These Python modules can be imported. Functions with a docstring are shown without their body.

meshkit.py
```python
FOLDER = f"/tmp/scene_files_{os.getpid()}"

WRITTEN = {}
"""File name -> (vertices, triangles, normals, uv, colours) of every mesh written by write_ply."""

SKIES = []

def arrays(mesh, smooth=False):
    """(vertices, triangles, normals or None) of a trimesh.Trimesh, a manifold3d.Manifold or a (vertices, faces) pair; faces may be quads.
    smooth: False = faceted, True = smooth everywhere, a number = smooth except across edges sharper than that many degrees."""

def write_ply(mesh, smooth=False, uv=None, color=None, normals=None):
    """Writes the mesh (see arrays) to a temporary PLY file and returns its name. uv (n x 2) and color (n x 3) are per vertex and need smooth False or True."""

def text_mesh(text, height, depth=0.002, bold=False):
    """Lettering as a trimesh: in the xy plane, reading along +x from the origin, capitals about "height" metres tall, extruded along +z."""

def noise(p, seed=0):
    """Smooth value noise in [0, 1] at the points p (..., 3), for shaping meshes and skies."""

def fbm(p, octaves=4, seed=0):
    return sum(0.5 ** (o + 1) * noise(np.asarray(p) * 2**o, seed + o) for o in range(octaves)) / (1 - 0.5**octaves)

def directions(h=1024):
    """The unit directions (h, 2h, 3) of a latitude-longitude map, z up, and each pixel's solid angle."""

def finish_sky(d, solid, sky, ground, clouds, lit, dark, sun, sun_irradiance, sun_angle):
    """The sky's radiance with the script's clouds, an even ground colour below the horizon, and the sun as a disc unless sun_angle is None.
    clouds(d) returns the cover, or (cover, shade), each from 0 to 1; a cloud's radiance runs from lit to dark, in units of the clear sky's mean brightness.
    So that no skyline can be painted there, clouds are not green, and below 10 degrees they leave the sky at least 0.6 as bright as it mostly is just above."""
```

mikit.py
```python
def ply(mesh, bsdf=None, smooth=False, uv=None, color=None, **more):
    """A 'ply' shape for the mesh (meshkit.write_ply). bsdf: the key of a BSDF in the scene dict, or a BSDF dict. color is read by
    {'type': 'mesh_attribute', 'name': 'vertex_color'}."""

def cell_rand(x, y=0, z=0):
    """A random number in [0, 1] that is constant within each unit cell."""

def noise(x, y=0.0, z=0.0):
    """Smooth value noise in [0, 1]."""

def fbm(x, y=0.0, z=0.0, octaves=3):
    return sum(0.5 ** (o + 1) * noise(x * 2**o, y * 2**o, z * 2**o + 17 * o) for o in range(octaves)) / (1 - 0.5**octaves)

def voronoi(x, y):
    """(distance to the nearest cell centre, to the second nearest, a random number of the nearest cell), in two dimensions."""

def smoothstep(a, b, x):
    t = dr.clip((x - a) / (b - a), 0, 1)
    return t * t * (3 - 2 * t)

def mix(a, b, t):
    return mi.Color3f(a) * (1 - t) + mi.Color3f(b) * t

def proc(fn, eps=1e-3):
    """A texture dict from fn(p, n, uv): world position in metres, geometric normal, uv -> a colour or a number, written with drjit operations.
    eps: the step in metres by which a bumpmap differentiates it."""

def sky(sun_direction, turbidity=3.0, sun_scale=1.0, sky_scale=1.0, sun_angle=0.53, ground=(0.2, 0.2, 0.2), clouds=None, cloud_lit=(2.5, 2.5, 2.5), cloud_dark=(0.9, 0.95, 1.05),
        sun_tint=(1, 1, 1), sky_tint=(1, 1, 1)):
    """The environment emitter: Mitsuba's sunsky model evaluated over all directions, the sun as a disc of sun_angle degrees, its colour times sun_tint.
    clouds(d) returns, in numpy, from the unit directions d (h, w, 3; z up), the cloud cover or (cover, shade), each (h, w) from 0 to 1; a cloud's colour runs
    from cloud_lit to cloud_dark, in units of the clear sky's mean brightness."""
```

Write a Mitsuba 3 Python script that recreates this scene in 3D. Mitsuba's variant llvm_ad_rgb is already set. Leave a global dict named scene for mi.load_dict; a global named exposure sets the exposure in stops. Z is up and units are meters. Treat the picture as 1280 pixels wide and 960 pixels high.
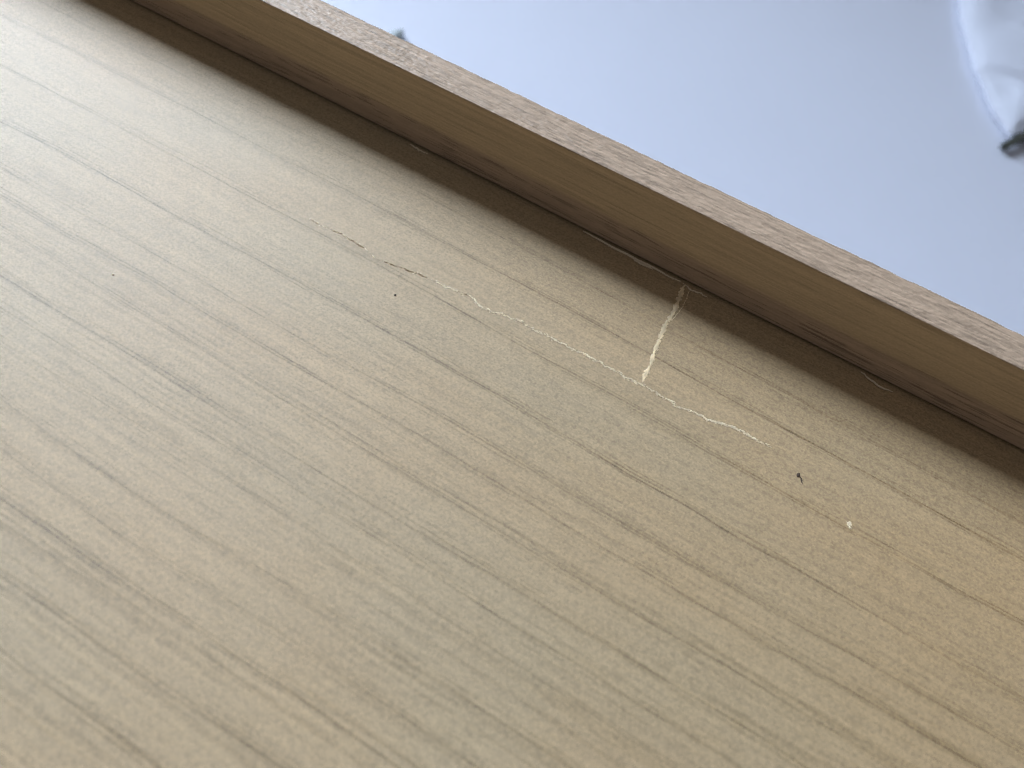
import math, random
import numpy as np, trimesh, drjit as dr, mitsuba as mi, mikit, meshkit
from mikit import noise, fbm, smoothstep, proc

T = mi.ScalarTransform4f
scene, labels = {}, {}
exposure = 0.0
HP = 0.22                                     # height of the panel's face above the floor

# ---------------------------------------------------------------- camera, light
EYE = np.array([0.0, -0.14966, HP + 0.14500])
FWD = np.array([-0.18529228, 0.5428229, -0.81915204])
UP = np.array([-0.4783566, 0.67833168, 0.55771057])
scene['camera'] = {'type': 'thinlens', 'fov': 2 * math.degrees(math.atan(640 / 980)), 'fov_axis': 'x',
                   'aperture_radius': 0.00115, 'focus_distance': 0.187, 'near_clip': 0.01, 'far_clip': 60.0,
                   'to_world': T().look_at(origin=EYE.tolist(), target=(EYE + FWD).tolist(), up=UP.tolist())}
# the window the light comes in by: a wide opening high in a wall parallel to the drawer's side, to the left beyond it
WX, WY, WZ = (-4.5, -2.0), 1.4, (1.0, 3.7)    # its span along x, its distance, its span above the panel
scene['window'] = {'type': 'rectangle',
                   'to_world': T().look_at(origin=[sum(WX) / 2, WY, HP + sum(WZ) / 2], target=[sum(WX) / 2, 0, HP + sum(WZ) / 2], up=[0, 0, 1])
                   @ T().scale([(WX[1] - WX[0]) / 2, (WZ[1] - WZ[0]) / 2, 1]),
                   'emitter': {'type': 'area', 'radiance': {'type': 'rgb', 'value': [34.2, 39.2, 45.0]}}}
labels['window'] = {'label': 'bright window lighting the drawer', 'category': 'window', 'kind': 'structure'}
scene['room_light'] = {'type': 'constant', 'radiance': {'type': 'rgb', 'value': [0.150, 0.150, 0.154]}}

# growth-ring lines of the veneer: strength, then (along, across) points in mm
GRAIN = [
    (1.00, [(-237, 29.2), (-219, 28.2), (-194, 27.4), (-179, 28.5), (-151, 26.5), (-116, 26.6), (-95, 25.4), (-66, 26.7), (-43, 26.7), (-20, 26.5), (-8, 26.7), (11, 28.1), (28, 28.4), (45, 28.1), (65, 28.4), (82, 28.9), (102, 29.1)]),
    (1.10, [(-218, 44.3), (-200, 44.1), (-189, 43.5), (-176, 43.1), (-156, 42.9), (-129, 42.0), (-110, 42.4), (-97, 42.1), (-81, 42.7), (-62, 42.6), (-48, 43.1), (-34, 43.6), (-22, 43.0), (-3, 42.6), (13, 43.9), (26, 43.2), (42, 43.8), (62, 43.5), (72, 44.6), (84, 44.0), (104, 44.6)]),
    (1.20, [(-200, 59.7), (-182, 60.0), (-164, 58.0), (-145, 58.1), (-128, 58.4), (-115, 58.2), (-104, 57.8), (-82, 58.0), (-73, 57.6), (-58, 57.9), (-45, 57.9), (-30, 58.2), (-22, 59.0), (-13, 58.6), (-0, 59.7), (12, 58.5), (25, 60.4), (38, 59.6), (49, 59.3), (58, 59.6), (68, 60.1), (76, 60.1), (86, 59.8), (105, 60.1)]),
    (0.80, [(-186, 70.4), (-169, 71.0), (-150, 70.8), (-138, 70.7), (-123, 70.8), (-105, 70.2), (-91, 70.8), (-79, 71.0), (-58, 70.5), (-40, 69.8), (-24, 70.1), (-13, 70.6), (6, 70.2), (18, 71.3), (27, 70.3), (37, 70.8), (53, 69.6), (62, 69.3), (76, 69.8), (87, 70.4), (105, 70.5)]),
    (1.00, [(-178, 77.1), (-162, 77.1), (-146, 77.4), (-126, 77.7), (-113, 76.6), (-101, 77.6), (-86, 77.6), (-72, 77.5), (-62, 77.0), (-49, 76.6), (-35, 76.8), (-20, 76.6), (-8, 77.2), (7, 77.4), (15, 77.2), (25, 77.5), (37, 77.4), (47, 77.3), (56, 76.6), (67, 77.2), (92, 77.3)]),
    (0.90, [(-171, 83.5), (-140, 84.1), (-123, 85.7), (-114, 85.8), (-101, 85.4), (-90, 85.6), (-78, 85.9), (-66, 85.5), (-55, 85.5), (-35, 85.5), (-22, 85.8), (-9, 86.1), (2, 86.2), (16, 86.5), (26, 86.1), (36, 85.5), (48, 85.9), (63, 85.9), (86, 85.9)]),
    (0.95, [(-157, 94.5), (-142, 95.0), (-128, 95.0), (-115, 94.7), (-103, 94.4), (-92, 94.7), (-78, 95.0), (-64, 95.0), (-52, 94.7), (-38, 95.0), (-30, 94.7), (-16, 94.5), (-7, 94.5), (5, 94.7), (11, 94.5), (24, 94.6), (33, 94.1), (41, 94.1), (49, 94.6), (66, 94.9)]),
    (0.80, [(-149, 101.1), (-135, 101.2), (-125, 101.2), (-109, 100.9), (-91, 102.1), (-78, 100.8), (-64, 100.8), (-55, 100.6), (-43, 100.3), (-30, 99.8), (-14, 101.2), (-0, 100.7), (5, 100.5), (19, 101.1), (37, 100.9), (53, 101.2)]),
    (0.60, [(-142, 106.7), (-128, 107.0), (-114, 106.8), (-104, 106.3), (-86, 106.9), (-75, 106.5), (-62, 106.8), (-50, 106.0), (-38, 106.5), (-27, 105.8), (-15, 106.7), (-2, 106.2), (11, 106.8), (30, 107.2)]),
    (0.55, [(-130, 116.8), (-114, 117.1), (-103, 117.3), (-81, 118.1), (-66, 117.6), (-48, 116.9), (-28, 116.7), (-2, 116.6), (16, 116.5)]),
    (0.60, [(-120, 124.7), (-100, 124.9), (-85, 125.3), (-73, 125.8), (-58, 125.0), (-44, 124.8), (-34, 124.2), (-18, 124.5), (-5, 124.4), (8, 124.3)]),
    (1.15, [(-112, 131.8), (-99, 131.7), (-86, 131.9), (-77, 131.8), (-67, 132.4), (-56, 131.8), (-52, 131.5), (-40, 131.9), (-33, 131.3), (-18, 131.3), (-11, 131.4), (6, 131.1)]),
    (0.50, [(-108, 135.3), (-81, 135.2), (-74, 134.9), (-65, 134.9), (-51, 134.3), (-24, 134.3), (-13, 133.9)]),
    (1.00, [(-99, 142.0), (-84, 141.9), (-75, 141.7), (-67, 141.7), (-60, 141.5), (-51, 142.1), (-41, 141.3), (-27, 141.0), (-11, 140.7)]),
    (1.10, [(-88, 151.0), (-77, 151.1), (-68, 151.6), (-59, 151.0), (-49, 151.1), (-41, 151.2), (-26, 151.3)]),
    (0.40, [(-82, 156.6), (-71, 156.2), (-59, 155.6), (-46, 155.5)]),
    (0.55, [(-142, 16.2), (-95, 14.3), (-58, 15.6), (-44, 15.5), (-31, 15.9), (4, 17.6), (19, 17.8), (26, 17.7), (42, 18.5), (57, 18.9), (74, 19.3), (102, 19.1)]),
]


def thing(key, label, cat, group=None):
    labels[key] = {'label': label, 'category': cat}
    if group:
        labels[key]['group'] = group
    return key


# ---------------------------------------------------------------- materials
def steadied(pts):
    """The line drawn more evenly: the points' scatter about their own smooth course is halved."""
    P = np.array(pts)
    fit = np.polyval(np.polyfit(P[:, 0], P[:, 1], 3 if len(P) > 8 else 1), P[:, 0])
    return [(a, float(f + 0.35 * (b - f))) for (a, b), f in zip(pts, fit)]


GRAIN = [(st, steadied(pts)) for st, pts in GRAIN]


def grain_env(s, t):
    """How strongly the growth-ring lines show at (s along, t across, in mm from the rim): (fine threads, soft halo)."""
    tt = t + (noise(s / 40.0, t / 12.0, 3.0) - 0.5) * 0.45 + (noise(s / 11.0, t / 2.0, 5.0) - 0.5) * 0.18
    e, tail = mi.Float(0), mi.Float(0)
    for k, (st, pts) in enumerate(GRAIN):
        s0, l = pts[0]
        for (a, ta), (b, tb) in zip(pts[:-1], pts[1:]):
            l = l + (tb - ta) / (b - a) * dr.clip(s - a, 0, b - a)
        d = tt - l
        for q, (off, wid, amp) in enumerate(((0.0, 0.22, 1.0), (-0.70, 0.17, 0.80), (0.60, 0.16, 0.60), (-1.5, 0.16, 0.50))):
            m = noise(s / 13.0, 5.1 * k + 1.3 * q, 1.0)
            o = off + (noise(s / 40.0, 3.7 * k + 2.9 * q, 2.0) - 0.5) * 0.7
            here = st * amp * (0.62 + 0.45 * m) if q == 0 else st * amp * smoothstep(0.25, 0.75, m)
            e = dr.maximum(e, here * dr.exp(-dr.square((d - o) / wid)))
        tail = dr.maximum(tail, st * dr.select(d < 0, dr.exp(d / 1.6), dr.exp(-d / 0.8)))
    return e, tail


def panel_color(p, n, uv):
    s, t = p.x * 1000.0, -p.y * 1000.0
    e, tail = grain_env(s, t)
    w = (noise(s / 22.0, t / 6.0, 9.0) - 0.5) * 0.9
    pores = smoothstep(0.46, 0.74, noise(s / 5.5, (t + w) / 0.36, 11.0))
    thin = smoothstep(0.50, 0.80, noise(s / 3.2, (t + w) / 0.28, 13.0))
    streak = noise(s / 30.0, (t + w) / 0.75, 15.0) - 0.5
    rows = smoothstep(0.60, 0.74, noise(s / 85.0, (t + 0.6 * w) / 0.62, 17.0)) * (0.35 + 0.65 * smoothstep(55.0, 85.0, t))
    broad = fbm(s / 110.0, (t + w) / 9.0, 2.0) - 0.5
    speck = noise(s / 0.42, t / 0.36, 21.0) + 0.7 * noise(s / 0.24, t / 0.22, 23.0) - 0.85
    dark = e * (0.33 + 0.08 * pores) + tail * (0.02 + 0.06 * thin + 0.03 * pores) + 0.03 * pores + 0.06 * thin + rows * (0.09 + 0.02 * pores)
    v = 1.0 - dark - 0.12 * streak + 0.07 * broad + 0.32 * speck
    hue = fbm(s / 45.0, t / 25.0, 31.0) - 0.5
    hue = hue + 0.6 * dr.exp(-dr.square((s - 85.0) / 55.0) - dr.square((t - 40.0) / 45.0))
    base = mi.Color3f(0.372 + 0.03 * hue, 0.270 - 0.005 * hue, 0.153 - 0.02 * hue)
    deep = mi.Color3f(1.0, 1.0 - 0.14 * dark, 1.0 - 0.52 * dark)
    return base * deep * dr.clip(v, 0.3, 1.4)


def panel_bump(p, n, uv):
    s, t = p.x * 1000.0, -p.y * 1000.0
    h = 0.55 * noise(s / 0.9, t / 0.34, 41.0) + 0.35 * noise(s / 0.4, t / 0.3, 43.0) + 0.5 * noise(s / 6.0, t / 0.35, 11.0)
    return h


def board_color(p, n, uv):
    """Solid side board: long streaks, a redder heartwood band low on the inner face, pores on the sawn edge."""
    s, y, z = p.x * 1000.0, p.y * 1000.0, (p.z - HP) * 1000.0
    w = (noise(s / 60.0, z / 8.0, y / 8.0) - 0.5) * 2.2
    a = noise(s / 40.0, (z + w) / 0.55, (y + w) / 0.55)
    b = smoothstep(0.55, 0.85, noise(s / 7.0, (z + w) / 0.28, (y + w) / 0.28))
    top = smoothstep(21.55, 21.85, z)
    saw = smoothstep(0.50, 0.80, noise(s / 2.6, y / 0.42, 4.0)) * (0.35 + fbm(s / 14.0, y / 3.0, 6.0))
    saw = saw + 0.9 * smoothstep(0.66, 0.80, noise(s / 6.0 + y / 4.0, y / 0.6, 8.0))
    speck = noise(s / 0.45, y / 0.4, z / 0.4) - 0.5
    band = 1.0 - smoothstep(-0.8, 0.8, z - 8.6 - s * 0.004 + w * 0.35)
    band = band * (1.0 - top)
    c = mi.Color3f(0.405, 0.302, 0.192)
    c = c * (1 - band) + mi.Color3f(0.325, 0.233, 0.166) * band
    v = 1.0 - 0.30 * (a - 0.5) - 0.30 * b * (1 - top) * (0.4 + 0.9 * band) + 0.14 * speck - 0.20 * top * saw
    c = c * dr.clip(v, 0.25, 1.4)
    sawn = mi.Color3f(0.415, 0.305, 0.222) * dr.clip(v, 0.25, 1.4)
    return c * (1 - top) + sawn * top


def board_bump(p, n, uv):
    s, y, z = p.x * 1000.0, p.y * 1000.0, (p.z - HP) * 1000.0
    top = smoothstep(21.55, 21.85, z)
    return 0.3 * noise(s / 5.0, z / 0.4, y / 0.4) + top * (1.3 * noise(s / 1.6, y / 0.5, 4.0) + 1.0 * noise(s / 0.6, y / 0.6, 7.0))


def floor_color(p, n, uv):
    v = 1.0 + 0.05 * (fbm(p.x * 5.0, p.y * 5.0, 3.0) - 0.5)
    return mi.Color3f(0.58, 0.615, 0.73) * v


def cloth_color(p, n, uv):
    return mi.Color3f(0.62, 0.66, 0.78) * (1.0 + 0.04 * (fbm(p.x * 90, p.y * 90, p.z * 90) - 0.5))


def fibre_color(p, n, uv):
    return mi.Color3f(0.84, 0.73, 0.53) * (0.78 + 0.4 * noise(p.x * 1500, p.y * 1500, p.z * 1500))


def torn_color(p, n, uv):
    return mi.Color3f(0.74, 0.59, 0.38) * (0.70 + 0.55 * noise(p.x * 1800, p.y * 700, p.z * 1500))


def principled(fn, rough, spec=0.5, **more):
    return {'type': 'principled', 'base_color': proc(fn), 'roughness': rough, 'specular': spec, **more}


def bumped(b, fn, scale, eps):
    return {'type': 'twosided', 'nested': {'type': 'bumpmap', 'bump': proc(fn, eps), 'scale': scale, 'nested': b}}


scene['panel_wood'] = bumped(principled(panel_color, 0.64, 1.0), panel_bump, 2.2e-5, 6e-5)
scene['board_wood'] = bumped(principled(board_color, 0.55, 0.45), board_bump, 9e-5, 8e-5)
scene['floor_gloss'] = principled(floor_color, 0.42, 0.5)
scene['white_cloth'] = {'type': 'twosided', 'nested': principled(cloth_color, 0.8, 0.3)}
scene['raw_fibre'] = {'type': 'twosided', 'nested': principled(fibre_color, 0.7, 0.2)}
scene['torn_wood'] = {'type': 'twosided', 'nested': principled(torn_color, 0.75, 0.2)}
scene['dark_grit'] = {'type': 'principled', 'base_color': {'type': 'rgb', 'value': [0.075, 0.055, 0.040]}, 'roughness': 0.8, 'specular': 0.1}
scene['dark_band'] = {'type': 'twosided', 'nested': {'type': 'principled', 'base_color': {'type': 'rgb', 'value': [0.06, 0.064, 0.056]}, 'roughness': 0.9, 'specular': 0.1}}
scene['grey_stone'] = {'type': 'principled', 'base_color': {'type': 'rgb', 'value': [0.38, 0.43, 0.46]}, 'roughness': 0.6}
scene['dried_glue'] = {'type': 'principled', 'base_color': {'type': 'rgb', 'value': [0.66, 0.55, 0.40]}, 'roughness': 0.35}

# ---------------------------------------------------------------- setting
fl = trimesh.creation.box([16, 16, 0.05]); fl.apply_translation([0, 2.0, -0.025])
scene['floor'] = mikit.ply(fl, 'floor_gloss')
labels['floor'] = {'label': 'smooth pale blue floor, out of focus behind the drawer', 'kind': 'structure'}

# ---------------------------------------------------------------- the drawer
D = thing('upturned_drawer', 'pale wood drawer lying upside down, its grained bottom panel cracked beside the side board', 'drawer')
X0, X1, YF = -0.42, 0.30, -0.34                # inner extents of the bottom panel
THICK, RIM = 0.01106, 0.022


def smooth_path(pts, step=0.25, jit=0.0, seed=0, corr=1.6):
    """Points (mm) along a polyline, with rough sideways jitter."""
    P = np.array(pts, float)
    L = np.r_[0, np.cumsum(np.linalg.norm(np.diff(P, axis=0), axis=1))]
    u = np.arange(0, L[-1], step)
    Q = np.stack([np.interp(u, L, P[:, k]) for k in (0, 1)], 1)
    tan = np.gradient(Q, axis=0); tan /= np.linalg.norm(tan, axis=1, keepdims=True)
    nor = np.stack([-tan[:, 1], tan[:, 0]], 1)
    q = np.stack([u / corr, u * 0, u * 0], 1)
    j = (meshkit.noise(q, seed) - 0.5) * 2 * jit + (meshkit.noise(q * 4, seed + 1) - 0.5) * 1.1 * jit
    return Q + nor * j[:, None], nor, u / L[-1]


CRACK = [(-100.6, -39.7), (-96.7, -39.9), (-92.1, -39.5), (-87.4, -39.3), (-84.1, -39.8), (-79.6, -40.8), (-75.9, -40.3), (-72.6, -39.8), (-68.5, -39.0), (-64.3, -38.4), (-59.7, -38.2),
         (-57.3, -37.7), (-53.4, -37.3), (-50.4, -38.5), (-47.7, -38.6), (-44.4, -37.4), (-40.1, -37.0), (-35.8, -36.9), (-31.4, -36.9), (-26.1, -36.6), (-23.1, -36.2), (-19.2, -36.2),
         (-15.6, -36.2), (-11.2, -36.5), (-8.2, -36.2), (-5.1, -36.2), (-1.8, -36.6), (1.4, -37.0), (3.8, -36.4), (6.5, -36.1), (9.8, -36.2), (12.8, -35.1), (16.6, -34.5), (20.5, -34.4), (24.0, -34.5)]
CROSS = [(-11.4, -0.9), (-11.2, -3.1), (-10.8, -6.1), (-10.4, -9.3), (-10.2, -11.8), (-10.4, -15.0), (-10.1, -18.2), (-9.6, -21.2), (-9.2, -23.6), (-9.0, -26.4), (-8.4, -29.7), (-8.2, -32.6), (-7.9, -35.6)]
crack, crack_n, crack_u = smooth_path(CRACK, 0.2, 0.22, 3)
cross, cross_n, cross_u = smooth_path(CROSS, 0.2, 0.16, 11, 2.2)


def near(path, pts, reach):
    from scipy.spatial import cKDTree
    d, i = cKDTree(path).query(pts, distance_upper_bound=reach)
    return d, i


def bottom_panel():
    """One sheet with a fine grid where it is split: the split is a real gap, its far lip lifted."""
    def axis(a, b, c, d, fine, coarse):
        return np.unique(np.round(np.r_[np.arange(a, b, coarse), np.arange(b, c, fine), np.arange(c, d, coarse), d], 4))
    xs = axis(X0 * 1e3 - 4, -103, 27, X1 * 1e3 + 4, 0.16, 4.0)
    ys = axis(YF * 1e3 - 4, -43, 0.5, 4.0, 0.14, 4.0)
    gx, gy = np.meshgrid(xs, ys, indexing='ij')
    z = 0.05 * (meshkit.fbm(np.stack([gx / 60, gy / 25, gx * 0], -1), 2, 5) - 0.5)
    pts = np.stack([gx.ravel(), gy.ravel()], 1)
    for path, nor, u, depth, lip in ((crack, crack_n, crack_u, 0.5, 0.06), (cross, cross_n, cross_u, 0.25, 0.06)):
        d, i = near(path, pts, 4.0)
        ok = np.isfinite(d)
        i = np.where(ok, i, 0)
        side = ((pts - path[i]) * nor[i]).sum(1)
        uu = u[i]
        q = np.stack([uu * 55, uu * 0, uu * 0], 1)
        ends = np.clip(np.minimum(uu, 1 - uu) / 0.04, 0, 1) * ((uu > 1e-6) & (uu < 1 - 1e-6))
        gap = ends * np.clip((meshkit.noise(q, 8) - 0.30) * 3, 0, 1) * (np.where(uu < 0.33, 1.0, 0.5) if path is crack else 0.3)
        width = 0.16
        cut = -depth * gap * np.clip(1 - d / width, 0, 1)
        lift = lip * ends * (0.4 + 1.2 * meshkit.noise(q * 0.5, 9)) * np.where(side > 0, np.exp(-d / 1.3), 0.35 * np.exp(-d / 0.7))
        z += np.where(ok, cut + lift, 0).reshape(z.shape)
    nx, ny = gx.shape
    top = np.stack([gx, gy, z], -1).reshape(-1, 3)
    idx = np.arange(nx * ny).reshape(nx, ny)
    f = np.concatenate([np.stack([idx[:-1, :-1], idx[1:, :-1], idx[1:, 1:], idx[:-1, 1:]], -1).reshape(-1, 4)])
    f = np.vstack([f[:, [0, 1, 2]], f[:, [0, 2, 3]]])
    ring = np.r_[idx[:, 0], idx[-1, 1:], idx[-2::-1, -1], idx[0, -2:0:-1]]
    low = top[ring].copy(); low[:, 2] = -3.4
    b = len(top) + np.arange(len(ring)); r2, b2 = np.roll(ring, -1), np.roll(b, -1)
    c = len(top) + len(ring)
    f = np.vstack([f, np.stack([r2, ring, b], 1), np.stack([r2, b, b2], 1), np.stack([b2, b, np.full(len(b), c)], 1)])
    v = np.vstack([top, low, [[(X0 + X1) * 500, YF * 500, -3.4]]])
    v = v / 1000 + [0, 0, HP]
    return trimesh.Trimesh(v, f, process=False)


scene[D + '__bottom_panel'] = mikit.ply(bottom_panel(), 'panel_wood', smooth=25)


def side_board(length0, length1, step=0.5, fine=True):
    """A board swept along x: groove for the panel, sawn top edge with worn corners. Origin: inner face, panel level."""
    H, W = RIM * 1e3, THICK * 1e3
    prof = [(0, -HP * 1e3), (0, -6.0), (0.0, -3.6), (4.6, -3.6), (4.6, 0.75), (0.25, 0.75), (0.0, 1.0)]
    prof += [(0, z) for z in np.linspace(1.8, H - 1.2, 14)]
    prof += [(0, H - 0.4), (0.02, H - 0.18), (0.07, H - 0.08), (0.17, H - 0.02), (0.35, H)]
    prof += [(y, H) for y in np.linspace(1.1, W - 1.2, 20)]
    prof += [(W - 0.7, H - 0.02), (W - 0.35, H - 0.12), (W - 0.12, H - 0.35), (W, H - 0.7), (W, H - 2), (W, -6), (W, -HP * 1e3)]
    prof = np.array(prof)
    xs = np.unique(np.r_[np.arange(length0, -260, 4.0), np.arange(max(length0, -260), min(length1, 130), step), np.arange(130, length1, 4.0), length1])
    n, m = len(xs), len(prof)
    V = np.zeros((n, m, 3)); V[..., 0] = xs[:, None]; V[..., 1] = prof[:, 0]; V[..., 2] = prof[:, 1]
    top = (np.clip((prof[:, 1] - (H - 1.3)) / 1.0, 0, 1) * np.clip((prof[:, 0] - 0.3) / 1.2, 0, 1))[None]
    out = (prof[:, 0] > W * 0.5)[None] * np.ones((n, 1))
    q = V.copy()
    rough = (meshkit.noise(q * [0.45, 1.3, 0.0], 4) - 0.5) * 0.16 + (meshkit.fbm(q * [0.05, 0.25, 0], 3, 5) - 0.5) * 0.35
    V[..., 2] += top * rough
    # nicks along both arrises
    arris = np.exp(-np.square((prof[:, 0] - 0.1) / 0.5)) + np.exp(-np.square((prof[:, 0] - W + 0.1) / 0.6))
    nick = np.clip(meshkit.fbm(np.stack([xs / 5.0, xs * 0, xs * 0 + 2], 1), 3, 12) - 0.54, 0, 1)[:, None] * 0.35
    nick2 = np.clip(meshkit.fbm(np.stack([xs / 4.0, xs * 0, xs * 0 + 9], 1), 3, 15) - 0.52, 0, 1)[:, None] * 0.6
    V[..., 2] -= top * arris[None] * np.where(out > 0, nick2, 0.0 * nick)
    V[..., 1] += (1 - out) * ((prof[:, 1] > 0.5) & (prof[:, 0] < 3))[None] * (meshkit.fbm(np.stack([xs / 70, xs * 0, xs * 0], 1), 2, 7) - 0.5)[:, None] * 0.25
    idx = np.arange(n * m).reshape(n, m)
    a, b = idx[:, :], np.roll(idx, -1, axis=1)
    f = np.stack([a[:-1], b[:-1], b[1:], a[1:]], -1).reshape(-1, 4)
    f = np.vstack([f[:, [0, 2, 1]], f[:, [0, 3, 2]]])
    poly = trimesh.creation.triangulate_polygon(__import__('shapely').Polygon(prof), engine='earcut')
    pv, pf = poly
    order = np.array([np.argmin(np.linalg.norm(prof - p, axis=1)) for p in pv])
    caps = np.vstack([order[pf], (order[pf] + (n - 1) * m)[:, ::-1]])
    v = V.reshape(-1, 3) / 1000 + [0, 0, HP]
    mesh = trimesh.Trimesh(v, np.vstack([f, caps]), process=False)
    return mesh


sb = side_board(X0 * 1e3 - 10, X1 * 1e3 + 10)
sb.fix_normals()
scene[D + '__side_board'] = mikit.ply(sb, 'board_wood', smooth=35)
rb = trimesh.creation.box([X1 - X0 + 0.02, THICK, HP + RIM]); rb.apply_translation([(X0 + X1) / 2, YF - THICK / 2 - 0.0045, (HP + RIM) / 2])
scene[D + '__side_board_001'] = mikit.ply(rb, 'board_wood')
for k, x in enumerate((X0 - 0.0045 - THICK / 2, X1 + 0.0045 + THICK / 2)):
    eb = trimesh.creation.box([THICK, -YF - 0.002, HP + RIM - 0.001]); eb.apply_translation([x, YF / 2, (HP + RIM - 0.001) / 2])
    scene[D + '__end_board' + ('' if k == 0 else '_001')] = mikit.ply(eb, 'board_wood')


# ---------------------------------------------------------------- damage: torn fibres, glue, specks
def sliver(c, direction, length, width, height, lift, rng):
    """A torn wood fibre: a tapered, slightly twisted bar of five stations, lying along direction (mm)."""
    d = np.array(direction, float); d /= np.linalg.norm(d)
    nrm = np.array([-d[1], d[0]])
    st = np.linspace(-0.5, 0.5, 5)
    prof = np.array([0.15, 0.8, 1.0, 0.7, 0.08]) * (0.8 + 0.4 * rng.random(5))
    bend = (rng.random() - 0.5) * 0.3 * length
    v = []
    for s, w in zip(st, prof):
        o = np.array(c) + d * s * length + nrm * bend * (s * s - 0.1)
        z = lift * (s + 0.5)
        hw = 0.5 * width * w
        h = 0.05 + height * w
        v += [[*(o - nrm * hw), z - 0.10], [*(o + nrm * hw), z - 0.10], [*(o + nrm * hw * 0.8), z + h], [*(o - nrm * hw * 0.7), z + 0.6 * h]]
    f = []
    for k in range(4):
        for a in range(4):
            b = (a + 1) % 4
            i, j, p, q = 4 * k + a, 4 * k + b, 4 * k + 4 + b, 4 * k + 4 + a
            f += [[i, j, p], [i, p, q]]
    f += [[0, 2, 1], [0, 3, 2], [16, 17, 18], [16, 18, 19]]
    return trimesh.Trimesh(np.array(v) / 1000 + [0, 0, HP], f, process=False)


rng = np.random.default_rng(5)


def fibres(path, nor, u, density, wid, dirs, seed):
    """Slivers strewn along a split; density(u) gives how many per mm."""
    r = np.random.default_rng(seed)
    out = []
    for k in range(1, len(path) - 1):
        n = density(u[k]) * 0.2
        for _ in range(int(n) + (r.random() < n % 1)):
            tan = path[k + 1] - path[k - 1]; tan /= np.linalg.norm(tan)
            d = tan * (1 - dirs) + np.array([1.0, 0.0]) * dirs + r.normal(0, 0.16, 2)
            c = path[k] + nor[k] * r.normal(0.02, wid * 0.8)
            out.append(sliver(c, d, 0.4 + 1.1 * r.random() ** 2, wid * (0.5 + r.random()), 0.05 + 0.07 * r.random(), 0.12 * r.random() ** 2, r))
    return trimesh.util.concatenate(out)


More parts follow.
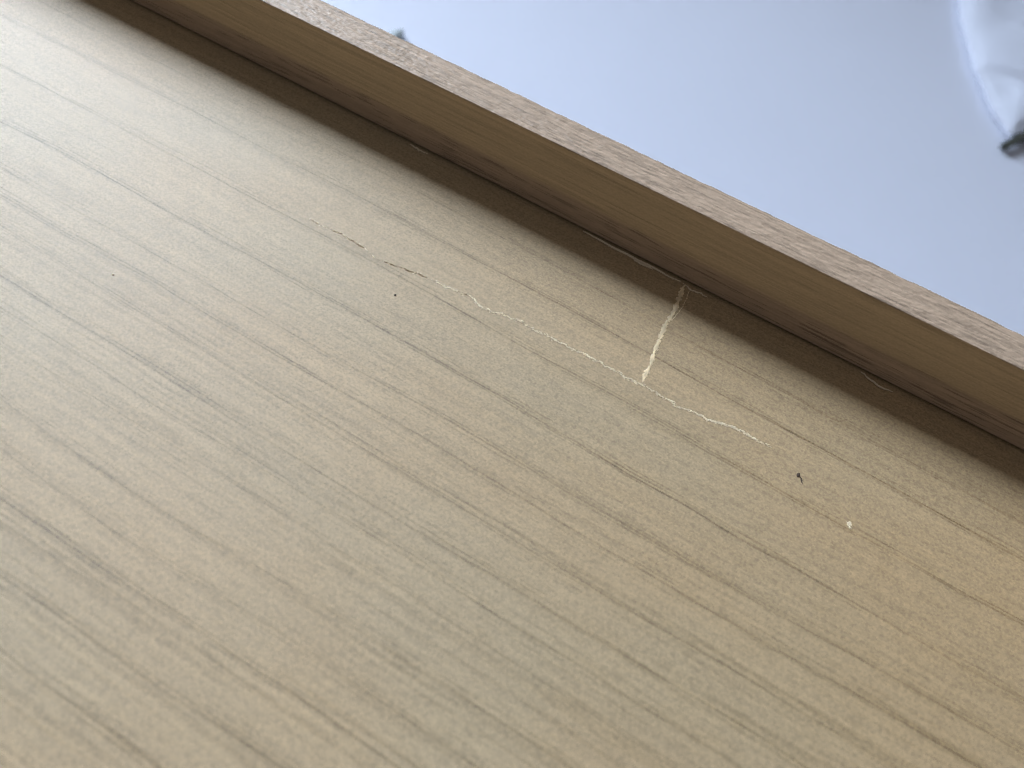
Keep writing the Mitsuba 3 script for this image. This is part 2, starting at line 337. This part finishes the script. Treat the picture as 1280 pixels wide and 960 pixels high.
bumps = lambda u, spots: sum(a * math.exp(-((u - c) / w) ** 2) for c, w, a in spots)
long_density = lambda u: (1.1 if u < 0.3 else 2.6) + bumps(u, [(0.08, 0.03, 0.6), (0.335, 0.02, 2.5), (0.40, 0.02, 3.5), (0.47, 0.02, 2.0), (0.55, 0.06, 1.2), (0.64, 0.04, 2.2), (0.72, 0.03, 2.5), (0.82, 0.03, 1.8), (0.90, 0.025, 6.0), (0.95, 0.02, 3.0)])
scene[D + '__crack'] = mikit.ply(fibres(crack, crack_n, crack_u, long_density, 0.22, 0.3, 21), 'raw_fibre')
labels[D + '__crack'] = {'label': 'thin ragged crack along the grain with pale torn fibres'}


def torn_edge(path, nor, u, width, height, seed):
    """The raw edge of the lifted veneer: a ragged ridge of varying width."""
    q = np.stack([u * 60, u * 0, u * 0], 1)
    wv = width * (0.45 + 1.0 * meshkit.noise(q, seed) + 0.6 * (meshkit.noise(q * 4, seed + 1) - 0.5)) * np.clip(np.minimum(u, 1 - u) / 0.06, 0.05, 1)
    hv = height * (0.5 + meshkit.noise(q * 2, seed + 2))
    n = len(path)
    V = np.zeros((n, 4, 3))
    for k, (off, hz) in enumerate(((-0.6, 0.0), (-0.2, 1.0), (0.25, 0.8), (0.6, 0.0))):
        V[:, k, :2] = path + nor * (off * wv)[:, None]
        V[:, k, 2] = hv * hz * (0.8 + 0.4 * meshkit.noise(q * 5 + k, seed + 3)) + (-0.12 if hz == 0 else 0.02)
    idx = np.arange(n * 4).reshape(n, 4)
    f = np.stack([idx[:-1, :-1], idx[1:, :-1], idx[1:, 1:], idx[:-1, 1:]], -1).reshape(-1, 4)
    f = np.vstack([f[:, [0, 1, 2]], f[:, [0, 2, 3]]])
    return trimesh.Trimesh(V.reshape(-1, 3) / 1000 + [0, 0, HP], f, process=False)


side, side_n, side_u = smooth_path([(-9.6, -1.6), (-9.1, -5.0), (-8.9, -8.6), (-9.3, -12.5), (-10.0, -16.5)], 0.2, 0.14, 17, 2.0)
tear = trimesh.util.concatenate([torn_edge(cross, cross_n, cross_u, 1.35, 0.12, 31), torn_edge(side, side_n, side_u, 0.32, 0.05, 37), fibres(cross, cross_n, cross_u, lambda u: 1.6, 0.16, 0.0, 22)])
scene[D + '__crack_001'] = mikit.ply(tear, 'torn_wood')
labels[D + '__crack_001'] = {'label': 'short pale crack running across the grain up to the side board'}


def blob(c, size, seed, sub=2):
    m = trimesh.creation.icosphere(subdivisions=sub)
    v = m.vertices * (0.7 + 0.6 * meshkit.noise(m.vertices * 1.7 + seed, seed)[:, None])
    m.vertices = v * np.array(size) / 1000 + np.array([c[0], c[1], c[2] if len(c) > 2 else 0]) / 1000 + [0, 0, HP]
    return m


def curl(pts, width, seed):
    """A lifted strip of veneer or dried glue, as a thin ribbon with thickness (mm)."""
    P = np.array(pts, float); n = 24
    t = np.linspace(0, 1, len(P)); u = np.linspace(0, 1, n)
    Q = np.stack([np.interp(u, t, P[:, k]) for k in range(3)], 1)
    Q[:, 1] += (meshkit.noise(np.stack([u * 9, u * 0, u * 0], 1), seed) - 0.5) * 0.5
    Q[:, 2] += (meshkit.noise(np.stack([u * 7, u * 0 + 3, u * 0], 1), seed) - 0.5) * 0.25
    w = width * (0.25 + 0.75 * np.sin(np.pi * np.clip(u * 0.96 + 0.02, 0, 1)))
    V = np.stack([Q + np.c_[0 * w, -w, 0 * w], Q + np.c_[0 * w, w, 0.5 * w], Q + np.c_[0 * w, w, 0.5 * w - 0.12], Q + np.c_[0 * w, -w, 0 * w - 0.12]], 1)
    idx = np.arange(n * 4).reshape(n, 4)
    a, b = idx, np.roll(idx, -1, axis=1)
    f = np.stack([a[:-1], a[1:], b[1:], b[:-1]], -1).reshape(-1, 4)
    f = np.vstack([f[:, [0, 1, 2]], f[:, [0, 2, 3]], [[0, 1, 2], [0, 2, 3], idx[-1][[0, 2, 1]], idx[-1][[0, 3, 2]]]])
    return trimesh.Trimesh(V.reshape(-1, 3) / 1000 + [0, 0, HP], f, process=False)


SPLINTERS = [([(-41.5, -0.5, 0.35), (-38, -0.6, 0.3), (-30, -0.7, 0.15), (-24, -0.9, 0.2), (-18, -0.7, 0.1), (-12.8, -0.6, 0.15)], 0.28),
             ([(-26.5, -1.2, 0.25), (-23, -1.5, 0.35), (-20.5, -1.0, 0.1)], 0.22),
             ([(36.5, -0.4, 0.15), (39.0, -1.6, 0.5), (42, -2.1, 0.4), (45.0, -1.6, 0.1)], 0.22),
             ([(-96.5, -0.5, 0.15), (-93.5, -1.1, 0.3), (-90.5, -0.6, 0.1)], 0.22),
             ([(-12.0, -0.8, 0.1), (-9.0, -1.6, 0.1), (-5.0, -1.0, 0.1)], 0.18)]
for k, (pts, w) in enumerate(SPLINTERS):
    scene[D + '__veneer_splinter' + ('' if k == 0 else '_%03d' % k)] = mikit.ply(curl(pts, w, 50 + k), 'dried_glue')

thing('dark_grit_speck', 'tiny round dark speck below the left part of the long crack', 'speck')
scene['dark_grit_speck'] = mikit.ply(blob((-68.65, -47.65, 0.08), (0.30, 0.32, 0.18), 3), 'dark_grit')
thing('dark_grit_sliver', 'small dark elongated crumb right of the end of the long crack', 'crumb')
scene['dark_grit_sliver'] = mikit.ply(trimesh.util.concatenate([blob((31.9, -37.7, 0.1), (0.36, 0.60, 0.25), 5), sliver((32.9, -38.6), (0.55, -0.85), 2.0, 0.30, 0.16, 0.05, rng)]), 'dark_grit')
scene[D + '__chipped_fibre'] = mikit.ply(trimesh.util.concatenate([blob((45.7, -43.6, 0.1), (0.28, 0.26, 0.16), 6)] + [sliver((45.0 + 0.3 * k, -43.0 + 0.2 * k), (0.6, -0.8), 1.2, 0.16, 0.10, 0.1, rng) for k in range(3)]), 'raw_fibre')
labels[D + '__chipped_fibre'] = {'label': 'small white chip in a dark grain line'}
thing('white_dust_grain', 'tiny white grain of dust on the sheen at the left of the panel', 'dust grain')
scene['white_dust_grain'] = mikit.ply(blob((-123.4, -80.6, 0.1), (0.32, 0.30, 0.2), 8), 'raw_fibre')


# ---------------------------------------------------------------- on the floor behind
def crumpled():
    """A crumpled white bag lying on the floor: closed, folded, its outline as seen."""
    from shapely import Polygon, Point, points
    out = Polygon([(0.1310, 0.5290), (0.112, 0.556), (0.088, 0.608), (0.062, 0.682), (0.034, 0.80), (0.05, 0.95), (0.16, 1.02), (0.30, 0.98), (0.33, 0.88), (0.25, 0.76), (0.185, 0.64), (0.1545, 0.572)]).buffer(0.006).buffer(-0.004)
    import shapely
    xs, ys = np.linspace(0.0, 0.40, 200), np.linspace(0.49, 1.06, 280)
    gx, gy = np.meshgrid(xs, ys, indexing='ij')
    pts = shapely.points(gx.ravel(), gy.ravel())
    inside = shapely.contains(out, pts)
    d = shapely.distance(out.boundary, pts) * np.where(inside, 1, -1)
    d = d.reshape(gx.shape)
    q = np.stack([gx, gy, gx * 0], -1)
    warp = np.stack([meshkit.fbm(q * 9, 3, 1), meshkit.fbm(q * 9, 3, 2), gx * 0], -1) - 0.5
    r = np.abs(meshkit.fbm((q + 0.10 * warp) * [8, 13, 1], 2, 3) - 0.5) * 2
    z = 0.010 * (1 - np.exp(-np.maximum(d, 0) / 0.012)) * (1 - 0.45 * np.exp(-(r / 0.16) ** 2)) + 0.004 * (meshkit.fbm((q + 0.06 * warp) * 18, 2, 4) - 0.4) * (d > 0.006)
    idx = -np.ones(gx.shape, int)
    keep = d > -0.001
    idx[keep] = np.arange(keep.sum())
    v = np.stack([gx[keep], gy[keep], np.maximum(z[keep], 0) + 0.005], 1)
    quad = np.stack([idx[:-1, :-1], idx[1:, :-1], idx[1:, 1:], idx[:-1, 1:]], -1).reshape(-1, 4)
    quad = quad[(quad >= 0).all(1)]
    f = np.vstack([quad[:, [0, 1, 2]], quad[:, [0, 2, 3]]])
    m = trimesh.Trimesh(v, f, process=False)
    trimesh.smoothing.filter_laplacian(m, iterations=2)
    # close it down to the floor
    e = m.edges_sorted; uniq, cnt = np.unique(e, axis=0, return_counts=True)
    edge = m.edges[np.isin(m.edges_sorted @ [1, 10**7], uniq[cnt == 1] @ [1, 10**7])]
    vv = np.array(m.vertices); low = vv.copy(); low[:, 2] = 0.001
    n = len(vv)
    return trimesh.Trimesh(np.vstack([vv, low]), np.vstack([m.faces, np.stack([edge[:, 1], edge[:, 0], edge[:, 0] + n], 1), np.stack([edge[:, 1], edge[:, 0] + n, edge[:, 1] + n], 1)]), process=False)


thing('crumpled_white_bag', 'blurred crumpled white bag lying on the pale floor at the right edge', 'bag')
scene['crumpled_white_bag'] = mikit.ply(crumpled(), 'white_cloth', smooth=60)
thing('dark_strap', 'blurred short dark strap under the near corner of the crumpled white bag', 'strap')
u = np.linspace(0, 1, 12)
c = np.stack([0.1325 + 0.030 * u, 0.5235 + 0.060 * u, 0.006 + 0.002 * np.sin(u * 6)], 1)
a = np.array([0.89, -0.46, 0])
sv = np.stack([c + a * 0.0026 - [0, 0, .004], c + a * 0.0029 + [0, 0, .001], c - a * 0.0029 + [0, 0, .001], c - a * 0.0026 - [0, 0, .004]], 1).reshape(-1, 3)
idx = np.arange(48).reshape(12, 4); bq = np.roll(idx, -1, axis=1)
sf = np.stack([idx[:-1], bq[:-1], bq[1:], idx[1:]], -1).reshape(-1, 4)
sm = trimesh.Trimesh(sv, np.vstack([sf[:, [0, 1, 2]], sf[:, [0, 2, 3]], [[0, 2, 1], [0, 3, 2], [44, 45, 46], [44, 46, 47]]]), process=False); sm.fix_normals()
scene['dark_strap'] = mikit.ply(sm, 'dark_band', smooth=30)
thing('dark_pebble', 'small blurred dark lump on the floor behind the upper left of the side board', 'pebble')
pb = trimesh.creation.icosphere(subdivisions=3)
pb.vertices = pb.vertices * (0.75 + 0.5 * meshkit.noise(pb.vertices * 1.4 + 3, 2)[:, None]) * [0.006, 0.009, 0.004] + [-0.321, 0.321, 0.003]
scene['dark_pebble'] = mikit.ply(pb, 'grey_stone', smooth=True)
